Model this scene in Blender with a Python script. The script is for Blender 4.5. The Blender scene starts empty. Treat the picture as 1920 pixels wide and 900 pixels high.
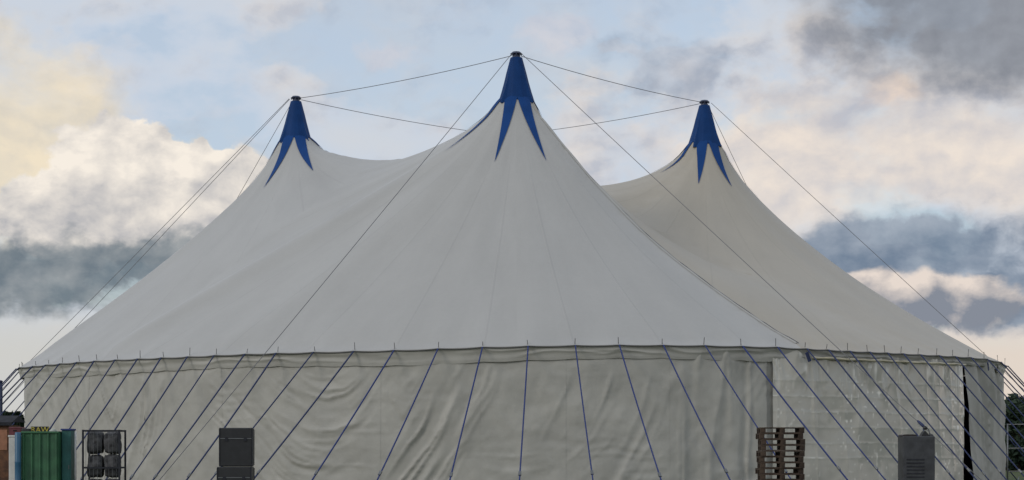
import bpy, bmesh, math, random
import numpy as np
from mathutils import Vector, Matrix
from mathutils.geometry import delaunay_2d_cdt
from mathutils.bvhtree import BVHTree

random.seed(7)
rng = np.random.default_rng(7)
S = bpy.context.scene
C = S.collection
R = math.radians

# ------------------------------------------------------------------ camera
F = 3400.0            # focal length in photograph pixels (1920 wide)
HC = 1.6              # eye height
HY = 845.0            # row of the horizon in the photograph
cam = bpy.data.cameras.new('camera')
cam.sensor_width = 36.0
cam.lens = F / 1920.0 * 36.0
cam.shift_y = (HY - 450.0) / 1920.0
cam.clip_start = 0.1
cam.clip_end = 9000.0
cam_o = bpy.data.objects.new('camera', cam)
cam_o.location = (0, 0, HC)
cam_o.rotation_euler = (R(90), 0, 0)
C.objects.link(cam_o)
S.camera = cam_o

# ------------------------------------------------------------------ light and sky
SUN_AZ, SUN_EL = R(-128), R(24)     # azimuth from +Y towards +X, elevation
sun = bpy.data.lights.new('sun', 'SUN')
sun.energy = 0.9
sun.angle = R(18)
sun.color = (1.0, 0.93, 0.84)
sun_o = bpy.data.objects.new('sun', sun)
C.objects.link(sun_o)
sd = Vector((math.sin(SUN_AZ) * math.cos(SUN_EL), math.cos(SUN_AZ) * math.cos(SUN_EL), math.sin(SUN_EL)))
sun_o.rotation_euler = sd.to_track_quat('Z', 'Y').to_euler()
sun_o.location = (-40, 20, 40)

S.view_settings.view_transform = 'Standard'
S.view_settings.look = 'None'
S.view_settings.exposure = 0.0
S.view_settings.gamma = 1.0
S.view_settings.use_curve_mapping = False


def srgb(r, g, b):
    def c(v):
        v /= 255.0
        return v / 12.92 if v <= 0.04045 else ((v + 0.055) / 1.055) ** 2.4
    return (c(r), c(g), c(b), 1.0)


class NT:
    """small helper that writes node maths as expressions"""
    def __init__(self, tree):
        self.t = tree

    def node(self, kind, **kw):
        n = self.t.nodes.new(kind)
        for k, v in kw.items():
            setattr(n, k, v)
        return n

    def put(self, sock, v):
        if isinstance(v, E):
            self.t.links.new(v.s, sock)
        elif hasattr(v, 'is_output'):
            self.t.links.new(v, sock)
        else:
            sock.default_value = v

    def m(self, op, a, b=None, c=None, clamp=False):
        n = self.node('ShaderNodeMath', operation=op, use_clamp=clamp)
        for i, v in enumerate((a, b, c)):
            if v is not None:
                self.put(n.inputs[i], v)
        return E(self, n.outputs[0])

    def ss(self, lo, hi, v):
        n = self.node('ShaderNodeMapRange', interpolation_type='SMOOTHSTEP')
        self.put(n.inputs[0], v)
        n.inputs[1].default_value = lo
        n.inputs[2].default_value = hi
        n.inputs[3].default_value = 0.0
        n.inputs[4].default_value = 1.0
        return E(self, n.outputs[0])

    def mix(self, f, a, b):
        n = self.node('ShaderNodeMix', data_type='RGBA', blend_type='MIX')
        self.put(n.inputs[0], f)
        self.put(n.inputs[6], a)
        self.put(n.inputs[7], b)
        return E(self, n.outputs[2])

    def xyz(self, x, y, z=0.0):
        n = self.node('ShaderNodeCombineXYZ')
        for i, v in enumerate((x, y, z)):
            self.put(n.inputs[i], v)
        return E(self, n.outputs[0])

    def noise(self, vec, scale=1.0, detail=5.0, rough=0.55, dist=0.0, col=False, lac=2.0):
        n = self.node('ShaderNodeTexNoise', noise_dimensions='3D')
        self.put(n.inputs['Vector'], vec)
        n.inputs['Scale'].default_value = scale
        n.inputs['Detail'].default_value = detail
        n.inputs['Roughness'].default_value = rough
        n.inputs['Lacunarity'].default_value = lac
        n.inputs['Distortion'].default_value = dist
        return E(self, n.outputs['Color' if col else 'Fac'])


class E:
    def __init__(self, nt, s):
        self.nt, self.s = nt, s
    def __add__(self, o): return self.nt.m('ADD', self, o)
    __radd__ = __add__
    def __sub__(self, o): return self.nt.m('SUBTRACT', self, o)
    def __rsub__(self, o): return self.nt.m('SUBTRACT', o, self)
    def __mul__(self, o): return self.nt.m('MULTIPLY', self, o)
    __rmul__ = __mul__
    def __truediv__(self, o): return self.nt.m('DIVIDE', self, o)
    def clamp(self): return self.nt.m('ADD', self, 0.0, clamp=True)


world = bpy.data.worlds.new('World')
S.world = world
world.use_nodes = True
world.cycles.sampling_method = 'MANUAL'
world.cycles.sample_map_resolution = 256
wt = world.node_tree
wt.nodes.clear()
w = NT(wt)
sky = w.node('ShaderNodeTexSky', sky_type='NISHITA')
sky.sun_disc = False
sky.sun_elevation = SUN_EL
sky.sun_rotation = SUN_AZ
sky.air_density = 1.0
sky.dust_density = 1.5
sky.ozone_density = 1.0
tc = w.node('ShaderNodeTexCoord')
sep = w.node('ShaderNodeSeparateXYZ')
wt.links.new(tc.outputs['Generated'], sep.inputs[0])
DX, DY, DZ = (E(w, sep.outputs[i]) for i in range(3))
AZ = w.m('ARCTAN2', DX, DY) * 57.2958          # degrees right of the tent's axis
EL = w.m('ARCSINE', DZ) * 57.2958              # degrees above the horizon


def deg(px, py):
    return (math.degrees(math.atan((px - 960) / F)), math.degrees(math.atan((HY - py) / F)))


# big slow warp shared by all cloud layers
WV = w.noise(w.xyz(AZ * 0.22, EL * 0.3, 3.1), 1.0, 5.0, 0.6, col=True)
ws = w.node('ShaderNodeSeparateColor')
wt.links.new(WV.s, ws.inputs[0])
WX = E(w, ws.outputs[0]) - 0.5
WY = E(w, ws.outputs[1]) - 0.5


def cnoise(scale, ysq, seed, detail=6.0, rough=0.54, dx=0.0, dy=0.0, warp=1.0):
    return w.noise(w.xyz((AZ + WX * warp + dx) * scale, (EL + WY * warp + dy) * (scale * ysq), seed),
                   1.0, detail, rough)


def blob(px, py, rx, ry, warp=2.0):
    """1 in the middle of an elliptic patch of sky, 0 on its rim, negative outside"""
    a, e = deg(px, py)
    u = (AZ + WX * warp - a) * (59.3 / rx)
    v = (EL + WY * warp - e) * (59.3 / ry)
    return 1.0 - w.m('SQRT', u * u + v * v)


def umax(*bs):
    r = bs[0]
    for b in bs[1:]:
        r = w.m('SMOOTH_MAX', r, b, 0.25)
    return r


n_soft = cnoise(0.22, 1.7, 1.7, 5, 0.5)
n_mid = cnoise(0.5, 1.5, 5.3)
n_mid2 = cnoise(0.5, 1.5, 5.3, dx=0.45, dy=-0.55)     # the same cloud a little towards the light
n_fine = cnoise(1.15, 1.2, 9.1)
n_fine2 = cnoise(1.15, 1.2, 9.1, dx=0.22, dy=-0.30)
relief = ((n_mid2 - n_mid) * 1.0 + (n_fine2 - n_fine) * 0.6)     # + on sides that face the light

# clear sky and thin veil
clear = w.mix(0.45, sky.outputs[0], sky.outputs[0])
bg_sky = w.node('ShaderNodeBackground')
wt.links.new(sky.outputs[0], bg_sky.inputs[0])
bg_sky.inputs[1].default_value = 0.15

col = w.mix(w.ss(0.35, 0.75, n_soft), srgb(199, 210, 225), srgb(208, 212, 218))
cover = w.ss(-0.25, 0.42, (n_soft - 0.5) * 2.0 + (n_mid - 0.5) * 0.8
             + 0.50 - 1.0 * w.ss(-0.4, 0.9, blob(900, 40, 420, 190)))
# long cream and grey drifts, all round the sky
drift = w.ss(0.44, 0.78, n_mid * 0.8 + n_fine * 0.2 + w.ss(-0.6, 0.8, blob(1560, 290, 620, 260)) * 0.16)
drift_col = w.mix((relief * 2.4 + 0.55).clamp(), srgb(186, 188, 197), srgb(234, 221, 209))
col = w.mix(drift * 0.8, col, drift_col)
# pale peach towards the horizon
low = w.ss(5.6, 2.8, EL)
col = w.mix(low * 0.75, col, w.mix(w.ss(-3.0, 9.0, AZ), srgb(206, 203, 194), srgb(232, 213, 192)))
cover = w.m('MAXIMUM', w.m('MAXIMUM', cover, 0.66), w.m('MAXIMUM', drift, low))


def layer(mask, c_dark, c_light, shade, amount=1.0):
    global col, cover
    mm = mask * amount
    col = w.mix(mm, col, w.mix(shade, c_dark, c_light))
    cover = w.m('MAXIMUM', cover, mm)


rel = (relief * 2.0 + 0.5).clamp()
# small pinkish puffs and a grey tuft above the tent
layer(w.ss(-0.15, 0.5, umax(blob(1045, 66, 95, 40), blob(725, 95, 100, 30) - 0.3) + (n_fine - 0.5) * 1.6 + (n_mid - 0.5) * 1.0),
      srgb(205, 203, 211), srgb(236, 222, 216), rel, 0.7)
layer(w.ss(-0.1, 0.6, umax(blob(1275, 118, 135, 62), blob(1150, 90, 90, 30)) + (n_mid - 0.5) * 1.4 + (n_fine - 0.5) * 0.8),
      srgb(160, 170, 186), srgb(196, 201, 211), rel, 0.9)
# broken cream and mauve cloud field to the right
layer(w.ss(-0.05, 0.7, umax(blob(1640, 210, 300, 150), blob(1480, 250, 180, 60)) + (n_mid - 0.5) * 2.2),
      srgb(184, 186, 196), srgb(222, 214, 208), rel, 0.75)
layer(w.ss(0.05, 0.6, blob(1660, 185, 75, 45) + (n_fine - 0.5) * 1.4), srgb(205, 197, 196), srgb(240, 217, 197), rel, 0.8)
layer(w.ss(-0.25, 0.6, umax(blob(1560, 340, 300, 110), blob(1850, 330, 260, 90), blob(1420, 280, 170, 90)) + (n_mid - 0.5) * 1.0 + (n_fine - 0.5) * 0.5),
      srgb(208, 204, 205), srgb(240, 227, 214), (relief * 1.8 + 0.62).clamp(), 0.85)
# dark cloud at the upper right
layer(w.ss(-0.10, 0.55, umax(blob(1900, 40, 400, 165), blob(1740, -20, 300, 60)) + (n_mid - 0.5) * 0.6 + (n_fine - 0.5) * 0.3 + 0.06),
      srgb(126, 130, 139), srgb(154, 159, 168), (relief * 1.2 + 0.45).clamp(), 0.95)
# tall cream cloud at the far left
layer(w.ss(-0.15, 0.7, umax(blob(40, 330, 210, 260), blob(110, 400, 240, 90)) + (n_mid - 0.5) * 1.3),
      srgb(214, 207, 194), srgb(242, 227, 200), (relief * 1.8 + 0.62).clamp(), 0.95)
# heaped cloud on the left with a crisp top
n_bil = w.m('ABSOLUTE', cnoise(0.55, 1.0, 21.0, 6, 0.5, warp=0.4) - 0.5) * 2.0
layer(w.ss(0.0, 0.11, umax(blob(215, 345, 140, 125, 1.0), blob(330, 380, 170, 120, 1.0), blob(440, 370, 120, 95, 1.0),
                           blob(240, 420, 330, 90, 1.0)) - n_bil * 0.35 + (n_fine - 0.5) * 0.7),
      srgb(186, 185, 187), srgb(247, 238, 226),
      (relief * 1.9 + 0.26 + 0.5 * (n_fine - 0.5) + 0.55 * w.ss(6.3, 10.2, EL - AZ * 0.10 - 1.0)).clamp(), 1.0)
# dark bank low on the left
layer(w.ss(-0.05, 0.45, umax(blob(60, 535, 340, 82, 1.5), blob(270, 505, 210, 62, 1.5), blob(-200, 520, 300, 80, 1.5)) + (n_mid - 0.5) * 1.25 + (n_fine - 0.5) * 0.6),
      srgb(108, 121, 131), srgb(172, 175, 176), (relief * 1.6 + 0.26 + 1.3 * (n_mid - 0.5) + 0.5 * (n_fine - 0.5)).clamp(), 0.97)
# blue-grey bank low on the right, a lit heap standing before it
layer(w.ss(-0.05, 0.4, umax(blob(1720, 470, 270, 92, 1.5), blob(1890, 560, 200, 80, 1.5), blob(2150, 500, 300, 120, 1.5)) + (n_mid - 0.5) * 1.0 + (n_fine - 0.5) * 0.5),
      srgb(112, 129, 150), srgb(172, 181, 193), (relief * 1.4 + 0.25 + 0.7 * (n_fine - 0.5) + 0.5 * w.ss(6.2, 7.8, EL)).clamp(), 0.97)
layer(w.ss(-0.02, 0.30, umax(blob(1740, 570, 150, 62, 0.8), blob(1640, 545, 90, 42, 0.8), blob(1830, 575, 100, 62, 0.8)) - n_bil * 0.3 + (n_fine - 0.5) * 0.8),
      srgb(134, 140, 152), srgb(230, 217, 207), (relief * 2.4 + 0.16 + 1.1 * (n_fine - 0.5) + 0.4 * (n_mid - 0.5) + 0.75 * w.ss(4.3, 5.6, EL)).clamp(), 1.0)

bg_cl = w.node('ShaderNodeBackground')
w.put(bg_cl.inputs[0], col)
bg_cl.inputs[1].default_value = 1.0
mixs = w.node('ShaderNodeMixShader')
w.put(mixs.inputs[0], cover.clamp())
wt.links.new(bg_sky.outputs[0], mixs.inputs[1])
wt.links.new(bg_cl.outputs[0], mixs.inputs[2])
wo = w.node('ShaderNodeOutputWorld')
wt.links.new(mixs.outputs[0], wo.inputs[0])


# ------------------------------------------------------------------ materials
def material(name, rgb, rough=0.6, spec=0.5, metal=0.0, var=0.0, vscale=3.0, bump=0.0, bscale=20.0, col2=None, coat=0.0):
    m = bpy.data.materials.new(name)
    m.use_nodes = True
    t = m.node_tree
    b = t.nodes['Principled BSDF']
    b.inputs['Roughness'].default_value = rough
    b.inputs['Specular IOR Level'].default_value = spec
    b.inputs['Metallic'].default_value = metal
    b.inputs['Coat Weight'].default_value = coat
    n = NT(t)
    g = n.node('ShaderNodeTexCoord')
    c = (*rgb, 1.0)
    if var > 0 or col2:
        nz = n.noise(g.outputs['Object'], vscale, 6.0, 0.6)
        c2 = (*col2, 1.0) if col2 else tuple(x * (1 - var) for x in rgb) + (1.0,)
        n.put(b.inputs['Base Color'], n.mix(n.ss(0.35, 0.68, nz), c, c2))
    else:
        b.inputs['Base Color'].default_value = c
    if bump > 0:
        bz = n.noise(g.outputs['Object'], bscale, 5.0, 0.6)
        bn = n.node('ShaderNodeBump')
        bn.inputs['Strength'].default_value = bump
        bn.inputs['Distance'].default_value = 0.02
        n.put(bn.inputs['Height'], bz)
        t.links.new(bn.outputs[0], b.inputs['Normal'])
    return m


M = {
    'roof': material('tent_roof_pvc', (0.385, 0.378, 0.352), 0.42, 0.5, var=0.06, vscale=0.35, bump=0.12, bscale=2.2),
    'wall': material('tent_wall_canvas', (0.44, 0.432, 0.395), 0.6, 0.3, var=0.13, vscale=0.9, bump=0.45, bscale=5.0),
    'clear': material('clear_plastic_wall', (0.52, 0.505, 0.45), 0.16, 0.6, var=0.05, vscale=1.1, bump=0.15, bscale=7.0),
    'cream': material('cream_plastic_roll', (0.55, 0.50, 0.36), 0.35, 0.5, var=0.25, vscale=2.0),
    'blue': material('blue_cap_pvc', (0.007, 0.044, 0.165), 0.6, 0.12, var=0.18, vscale=1.5, bump=0.1, bscale=6.0),
    'blue_dark': material('blue_star_point_pvc', (0.008, 0.052, 0.20), 0.6, 0.12, var=0.15, vscale=1.5),
    'crown': material('navy_painted_steel', (0.02, 0.032, 0.075), 0.4, 0.5),
    'steel': material('galvanised_steel', (0.20, 0.21, 0.22), 0.45, 0.5, 0.8, var=0.2),
    'wire': material('steel_wire_rope', (0.15, 0.15, 0.16), 0.5, 0.5, 0.4),
    'strap': material('navy_webbing', (0.030, 0.048, 0.17), 0.7, 0.3),
    'strap2': material('faded_dark_webbing', (0.034, 0.047, 0.115), 0.7, 0.3),
    'edge': material('eave_rope', (0.10, 0.10, 0.10), 0.8, 0.2),
    'dark': material('unlit_interior', (0.012, 0.013, 0.013), 0.8, 0.2),  # near-black colour stands for the unlit inside of openings
    'black': material('black_case_laminate', (0.018, 0.019, 0.022), 0.5, 0.5, var=0.3, vscale=4),
    'wood': material('weathered_dark_timber', (0.085, 0.06, 0.045), 0.8, 0.2, vscale=5, col2=(0.03, 0.022, 0.018), bump=0.4, bscale=14),
    'green': material('green_painted_steel', (0.035, 0.135, 0.06), 0.5, 0.5, vscale=2.2, col2=(0.02, 0.085, 0.04)),
    'yellow': material('yellow_paint', (0.55, 0.47, 0.08), 0.6, 0.4, var=0.3, vscale=9),
    'maroon': material('maroon_plastic', (0.14, 0.035, 0.045), 0.5, 0.4, var=0.3, vscale=4),
    'white': material('white_plastic', (0.62, 0.62, 0.60), 0.5, 0.4, var=0.2, vscale=3),
    'teal': material('teal_painted_box', (0.03, 0.13, 0.12), 0.5, 0.4, var=0.3, vscale=3),
    'drum': material('blue_plastic_drum', (0.03, 0.12, 0.22), 0.4, 0.5, var=0.2, vscale=3),
    'brown': material('brown_stained_board', (0.16, 0.075, 0.04), 0.7, 0.3, vscale=5, col2=(0.08, 0.04, 0.025)),
    'orange': material('faded_orange_panel', (0.36, 0.17, 0.10), 0.6, 0.3, var=0.3, vscale=5),
    'felt': material('dark_roof_felt', (0.035, 0.037, 0.045), 0.9, 0.2, var=0.3, vscale=6),
    'grey': material('grey_painted_steel', (0.13, 0.14, 0.155), 0.4, 0.5, var=0.2, vscale=3),
    'cabinet': material('dark_grey_cabinet', (0.055, 0.058, 0.065), 0.5, 0.4, var=0.4, vscale=3),
    'rubber': material('dark_brown_cover', (0.03, 0.024, 0.024), 0.6, 0.4, var=0.3, vscale=5),
    'bag': material('grey_sacking', (0.10, 0.10, 0.105), 0.8, 0.2, vscale=6, col2=(0.03, 0.03, 0.032)),
    'pale': material('pale_bundle_cloth', (0.45, 0.48, 0.44), 0.8, 0.2, var=0.3, vscale=7),
    'leaf': material('dark_foliage', (0.035, 0.055, 0.032), 0.6, 0.2, vscale=0.5, col2=(0.022, 0.04, 0.03)),
    'bark': material('bark', (0.07, 0.055, 0.04), 0.9, 0.1, var=0.4, vscale=3),
    'grass': material('grass_ground', (0.055, 0.085, 0.03), 0.9, 0.1, vscale=0.25, col2=(0.085, 0.085, 0.045), bump=0.6, bscale=6),
}


# ------------------------------------------------------------------ helpers
def mesh_obj(name, verts, faces, mat, parent=None, smooth=False):
    me = bpy.data.meshes.new(name)
    me.from_pydata([tuple(v) for v in verts], [], [tuple(f) for f in faces])
    me.update()
    if smooth:
        me.polygons.foreach_set('use_smooth', [True] * len(me.polygons))
    me.materials.append(M[mat] if isinstance(mat, str) else mat)
    o = bpy.data.objects.new(name, me)
    C.objects.link(o)
    if parent is not None:
        o.parent = parent
    return o


def bm_obj(name, bm, mat, parent=None, smooth=False):
    me = bpy.data.meshes.new(name)
    bm.to_mesh(me)
    bm.free()
    if smooth:
        me.polygons.foreach_set('use_smooth', [True] * len(me.polygons))
    me.materials.append(M[mat])
    o = bpy.data.objects.new(name, me)
    C.objects.link(o)
    if parent is not None:
        o.parent = parent
    return o


def tag(o, label, cat, group=None):
    o['label'] = label
    o['category'] = cat
    if group:
        o['group'] = group
    return o


def thing(name, label, cat, loc=(0, 0, 0), rz=0.0, group=None):
    o = bpy.data.objects.new(name, None)
    o.location = loc
    o.rotation_euler = (0, 0, rz)
    o.empty_display_size = 0.3
    C.objects.link(o)
    return tag(o, label, cat, group)


def box(bm, cx, cy, cz, sx, sy, sz, bev=0.0):
    r = bmesh.ops.create_cube(bm, size=1.0)
    vs = r['verts']
    bmesh.ops.scale(bm, vec=(sx, sy, sz), verts=vs)
    bmesh.ops.translate(bm, vec=(cx, cy, cz), verts=vs)
    if bev > 0:
        es = list({e for v in vs for e in v.link_edges})
        bmesh.ops.bevel(bm, geom=es, offset=bev, segments=2, affect='EDGES', profile=0.6)
    return vs


def box_obj(name, c, s, mat, parent=None, bev=0.0):
    bm = bmesh.new()
    box(bm, *c, *s, bev)
    return bm_obj(name, bm, mat, parent)


def tube(pts, rad, n=6, cap=True):
    """verts and faces of a round bar along pts; rad a number or one per point"""
    pts = [Vector(p) for p in pts]
    rads = rad if isinstance(rad, (list, tuple)) else [rad] * len(pts)
    V, Fc = [], []
    for i, p in enumerate(pts):
        d = (pts[min(i + 1, len(pts) - 1)] - pts[max(i - 1, 0)]).normalized()
        up = Vector((0, 0, 1)) if abs(d.z) < 0.92 else Vector((1, 0, 0))
        a = d.cross(up).normalized()
        b = a.cross(d).normalized()
        for k in range(n):
            t = 2 * math.pi * k / n
            V.append(p + (a * math.cos(t) + b * math.sin(t)) * rads[i])
    for i in range(len(pts) - 1):
        for k in range(n):
            k2 = (k + 1) % n
            Fc.append((i * n + k, i * n + k2, (i + 1) * n + k2, (i + 1) * n + k))
    if cap:
        Fc.append(tuple(range(n))[::-1])
        Fc.append(tuple((len(pts) - 1) * n + k for k in range(n)))
    return V, Fc


def tube_obj(name, pts, rad, mat, parent=None, n=6):
    v, f = tube(pts, rad, n)
    return mesh_obj(name, v, f, mat, parent, True)


def sag_line(a, b, sag, n=14):
    a, b = Vector(a), Vector(b)
    return [a.lerp(b, i / n) - Vector((0, 0, sag * 4 * (i / n) * (1 - i / n))) for i in range(n + 1)]


def at(px, py, Y):
    """world point seen at a photograph pixel when it stands Y metres away"""
    return Vector(((px - 960) * Y / F, Y, HC + (HY - py) * Y / F))


def vnoise(x, y, seed=0):
    """smooth value noise on arrays, about -1..1"""
    xi, yi = np.floor(x).astype(np.int64), np.floor(y).astype(np.int64)
    fx, fy = x - xi, y - yi
    fx, fy = fx * fx * (3 - 2 * fx), fy * fy * (3 - 2 * fy)
    def h(i, j):
        n = (i * 374761393 + j * 668265263 + seed * 974634777) & 0x7fffffff
        n = ((n ^ (n >> 13)) * 1274126177) & 0x7fffffff
        return ((n ^ (n >> 16)) & 0xffff) / 32767.5 - 1.0
    return (h(xi, yi) * (1 - fx) + h(xi + 1, yi) * fx) * (1 - fy) + (h(xi, yi + 1) * (1 - fx) + h(xi + 1, yi + 1) * fx) * fy


def fbm(x, y, seed=0, o=4):
    r, a = 0.0, 1.0
    for k in range(o):
        r = r + a * vnoise(x * 2 ** k, y * 2 ** k, seed + k)
        a *= 0.5
    return r


# ------------------------------------------------------------------ ground
gv, gf = [], []
gx = [-3500, -900, -300, -120, -60, -30, -15, 0, 15, 30, 60, 120, 300, 900, 3500]
gy = [-300, -60, 0, 20, 40, 60, 80, 100, 140, 200, 300, 600, 1500, 5500]
for yy in gy:
    for xx in gx:
        gv.append((xx, yy, 0.0))
nx = len(gx)
for j in range(len(gy) - 1):
    for i in range(nx - 1):
        gf.append((j * nx + i, j * nx + i + 1, (j + 1) * nx + i + 1, (j + 1) * nx + i))
ground = mesh_obj('ground', gv, gf, 'grass')
ground['kind'] = 'structure'

# ------------------------------------------------------------------ the tent: plan
TX, TY, RT = 0.0, 80.0, 21.0
POLES = [(0.17, 71.2), (-9.54, 80.1), (8.6, 81.05), (-0.34, 89.5)]   # near, left, right, far
Z_TOP, Z_RING, R_RING = 17.02, 15.45, 0.60


def px_to_theta(px):
    lo, hi = -R(74.79), R(74.79)
    for _ in range(60):
        m = 0.5 * (lo + hi)
        v = F * (TX + RT * math.sin(m)) / (TY - RT * math.cos(m)) + 960
        if v < px:
            lo = m
        else:
            hi = m
    return 0.5 * (lo + hi)


def ring(th, r):
    return (TX + r * math.sin(th), TY - r * math.cos(th))


EAVE_PX = [(35, 690), (66, 686), (116, 681), (181, 676), (262, 672), (354, 668), (464, 663), (590, 659.5), (740, 656),
           (822, 653), (905, 650), (990, 648), (1160, 646), (1320, 647), (1455, 650), (1510, 653), (1600, 658), (1722, 664),
           (1845, 672), (1880, 681)]
_et = np.array([px_to_theta(p) for p, _ in EAVE_PX])
_ez = np.array([HC + (HY - y) * (TY - RT * math.cos(t)) / F for (p, y), t in zip(EAVE_PX, _et)])


def eave_z(th):
    th = (th + math.pi) % (2 * math.pi) - math.pi
    if abs(th) > R(78):
        return 5.05
    return float(np.interp(th, _et, _ez))


post_px = [66, 90, 116, 148, 181, 220, 262, 306, 355, 405, 462, 520, 590, 665, 740, 822, 905, 990, 1078, 1160, 1242, 1320,
           1390, 1455, 1510, 1550, 1590, 1627, 1660, 1690, 1722, 1757, 1787, 1816, 1846, 1872]
POSTS = [px_to_theta(p) for p in post_px]
t = POSTS[-1] + R(9.0)
end = POSTS[0] + 2 * math.pi - R(8.0)
k = max(1, round((end - t) / R(6.5)))
POSTS += [t + (end - t) * i / k for i in range(k + 1)]
NP = len(POSTS)

# ------------------------------------------------------------------ the tent: roof membrane (weighted soap-film solved on a mesh)
pts, bz, fixed, edges, ringid = [], [], [], [], []


def addp(x, y, z=None, rid=-1):
    pts.append((x, y)); bz.append(0.0 if z is None else z); fixed.append(z is not None); ringid.append(rid)
    return len(pts) - 1


first = len(pts)
SUB = 6
for i in range(NP):
    a, b = POSTS[i], POSTS[(i + 1) % NP] + (2 * math.pi if i == NP - 1 else 0)
    for j in range(SUB):
        f = j / SUB
        th = a + (b - a) * f
        dip = 4 * f * (1 - f)
        x, y = ring(th, RT + 0.05 - 0.05 * dip)
        addp(x, y, eave_z(th) - 0.018 * dip, 99)
nb = len(pts) - first
edges += [(first + i, first + (i + 1) % nb) for i in range(nb)]
for pi, (cx, cy) in enumerate(POLES):
    s0 = len(pts)
    for j in range(32):
        a = 2 * math.pi * j / 32
        addp(cx + R_RING * math.cos(a), cy + R_RING * math.sin(a), Z_RING, pi)
    edges += [(s0 + j, s0 + (j + 1) % 32) for j in range(32)]
ridge_pts = []
for (ia, ib, sag) in ((0, 1, 1.66), (2, 3, 2.3)):       # ridge cables carry the film between two masts
    (ax, ay), (bx, by) = POLES[ia], POLES[ib]
    L = math.hypot(bx - ax, by - ay)
    n = int(L / 0.2)
    prev = None
    for j in range(n + 1):
        s = R_RING + 0.02 + (L - 2 * R_RING - 0.04) * j / n
        f = s / L
        g = abs(2 * f - 1)
        z = Z_RING - sag * (1 - g ** 1.7)
        q = addp(ax + (bx - ax) * f, ay + (by - ay) * f, z)
        ridge_pts.append(q)
        if prev is not None:
            edges.append((prev, q))
        prev = q
SEAM = R(27.7)                                            # the near bay's laced edge: near mast to entrance corner
LINE_SETS = [
    (POLES[0], ring(SEAM, RT - 0.25), [(0.08, 14.75), (0.157, 13.7), (0.233, 12.67), (0.31, 11.65), (0.387, 10.75), (0.463, 9.86), (0.54, 9.06), (0.617, 8.34), (0.693, 7.66), (0.77, 7.0), (0.847, 6.37), (0.923, 5.77), (1.0, 5.24)], 0.08),
    ((4.6, 75.9), ring(R(44.5), RT - 0.3), [(0.0, 11.45), (0.47, 8.5), (0.62, 7.55), (0.77, 6.6), (1.0, 5.15)], 0.0),
    ((-5.2, 85.0), ring(R(-135.5), RT - 0.3), [(0.0, 11.45), (0.47, 8.5), (0.62, 7.55), (0.77, 6.6), (1.0, 5.15)], 0.0)]
DROP = [(0.10, 14.8), (0.155, 14.5), (0.31, 13.8), (0.46, 13.1), (0.70, 12.1), (0.97, 11.35)]
for (m_, mid) in ((POLES[0], (4.6, 75.9)), (POLES[2], (4.6, 75.9)), (POLES[1], (-5.2, 85.0)), (POLES[3], (-5.2, 85.0))):
    LINE_SETS.append((m_, mid, DROP, 0.11))
LINE_SETS.append((POLES[0], (9.25, 70.8), [(0.10, 14.45), (0.13, 14.15), (0.22, 13.05), (0.33, 11.8), (0.46, 10.6), (0.66, 9.25), (0.85, 8.75), (1.0, 8.5)], 0.11))
seam_pts = []
for li, (pa, pb, prof_, f0_) in enumerate(LINE_SETS):
    L = math.hypot(pb[0] - pa[0], pb[1] - pa[1])
    n = int(L * (1 - f0_) / 0.2)
    prev = None
    for j in range(n + 1):
        f = f0_ + (1 - f0_) * j / n
        q = addp(pa[0] + (pb[0] - pa[0]) * f, pa[1] + (pb[1] - pa[1]) * f,
                 float(np.interp(f, [a_ for a_, _ in prof_], [b_ for _, b_ in prof_])), 50 if li == 0 else -1)
        ridge_pts.append(q)
        if li == 0:
            seam_pts.append(q)
        if prev is not None:
            edges.append((prev, q))
        prev = q
ridge_xy = np.array([pts[q] for q in ridge_pts])
SP = 0.27
row = 0
y = TY - RT
while y < TY + RT:
    x = TX - RT + (SP / 2 if row % 2 else 0)
    while x < TX + RT:
        if math.hypot(x - TX, y - TY) < RT - 0.17 and all(math.hypot(x - cx, y - cy) > R_RING + 0.10 for cx, cy in POLES):
            if np.min(np.hypot(ridge_xy[:, 0] - x, ridge_xy[:, 1] - y)) > 0.12:
                addp(x, y)
        x += SP
    y += SP * 0.866
    row += 1
vo, eo, fo, ov, oe, of_ = delaunay_2d_cdt([Vector(p) for p in pts], edges, [], 0, 1e-4, True)
P2 = np.array([(v[0], v[1]) for v in vo])
src = np.array([o[0] if o else -1 for o in ov])
fx = np.array([fixed[s] if s >= 0 else False for s in src])
H = np.array([bz[s] if s >= 0 and fixed[s] else 8.0 for s in src])
rid = np.array([ringid[s] if s >= 0 else -1 for s in src])
T = np.array([f for f in fo if len(f) == 3])
same = (rid[T[:, 0]] != 50) & (rid[T[:, 0]] == rid[T[:, 1]]) & (rid[T[:, 1]] == rid[T[:, 2]]) & (rid[T[:, 0]] >= 0)
T = T[~same]
a, b, c = P2[T[:, 0]], P2[T[:, 1]], P2[T[:, 2]]
flip = ((b - a)[:, 0] * (c - a)[:, 1] - (b - a)[:, 1] * (c - a)[:, 0]) < 0
T[flip] = T[flip][:, ::-1]
cen = P2[T].mean(axis=1)
PEXP = 0.39
rr = np.min([np.hypot(cen[:, 0] - cx, cen[:, 1] - cy) for cx, cy in POLES], axis=0)
kk = np.clip(rr, 0.6, 14.0) ** (-PEXP)
I, J, W = [], [], []
for (p, q, o) in ((0, 1, 2), (1, 2, 0), (2, 0, 1)):
    u, v = P2[T[:, p]] - P2[T[:, o]], P2[T[:, q]] - P2[T[:, o]]
    cot = (u * v).sum(1) / np.maximum(np.abs(u[:, 0] * v[:, 1] - u[:, 1] * v[:, 0]), 1e-9)
    I.append(T[:, p]); J.append(T[:, q]); W.append(0.5 * cot * kk)
I, J, W = np.concatenate(I), np.concatenate(J), np.concatenate(W)
N = len(P2)
diag = np.bincount(I, W, N) + np.bincount(J, W, N)
free = ~fx


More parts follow.
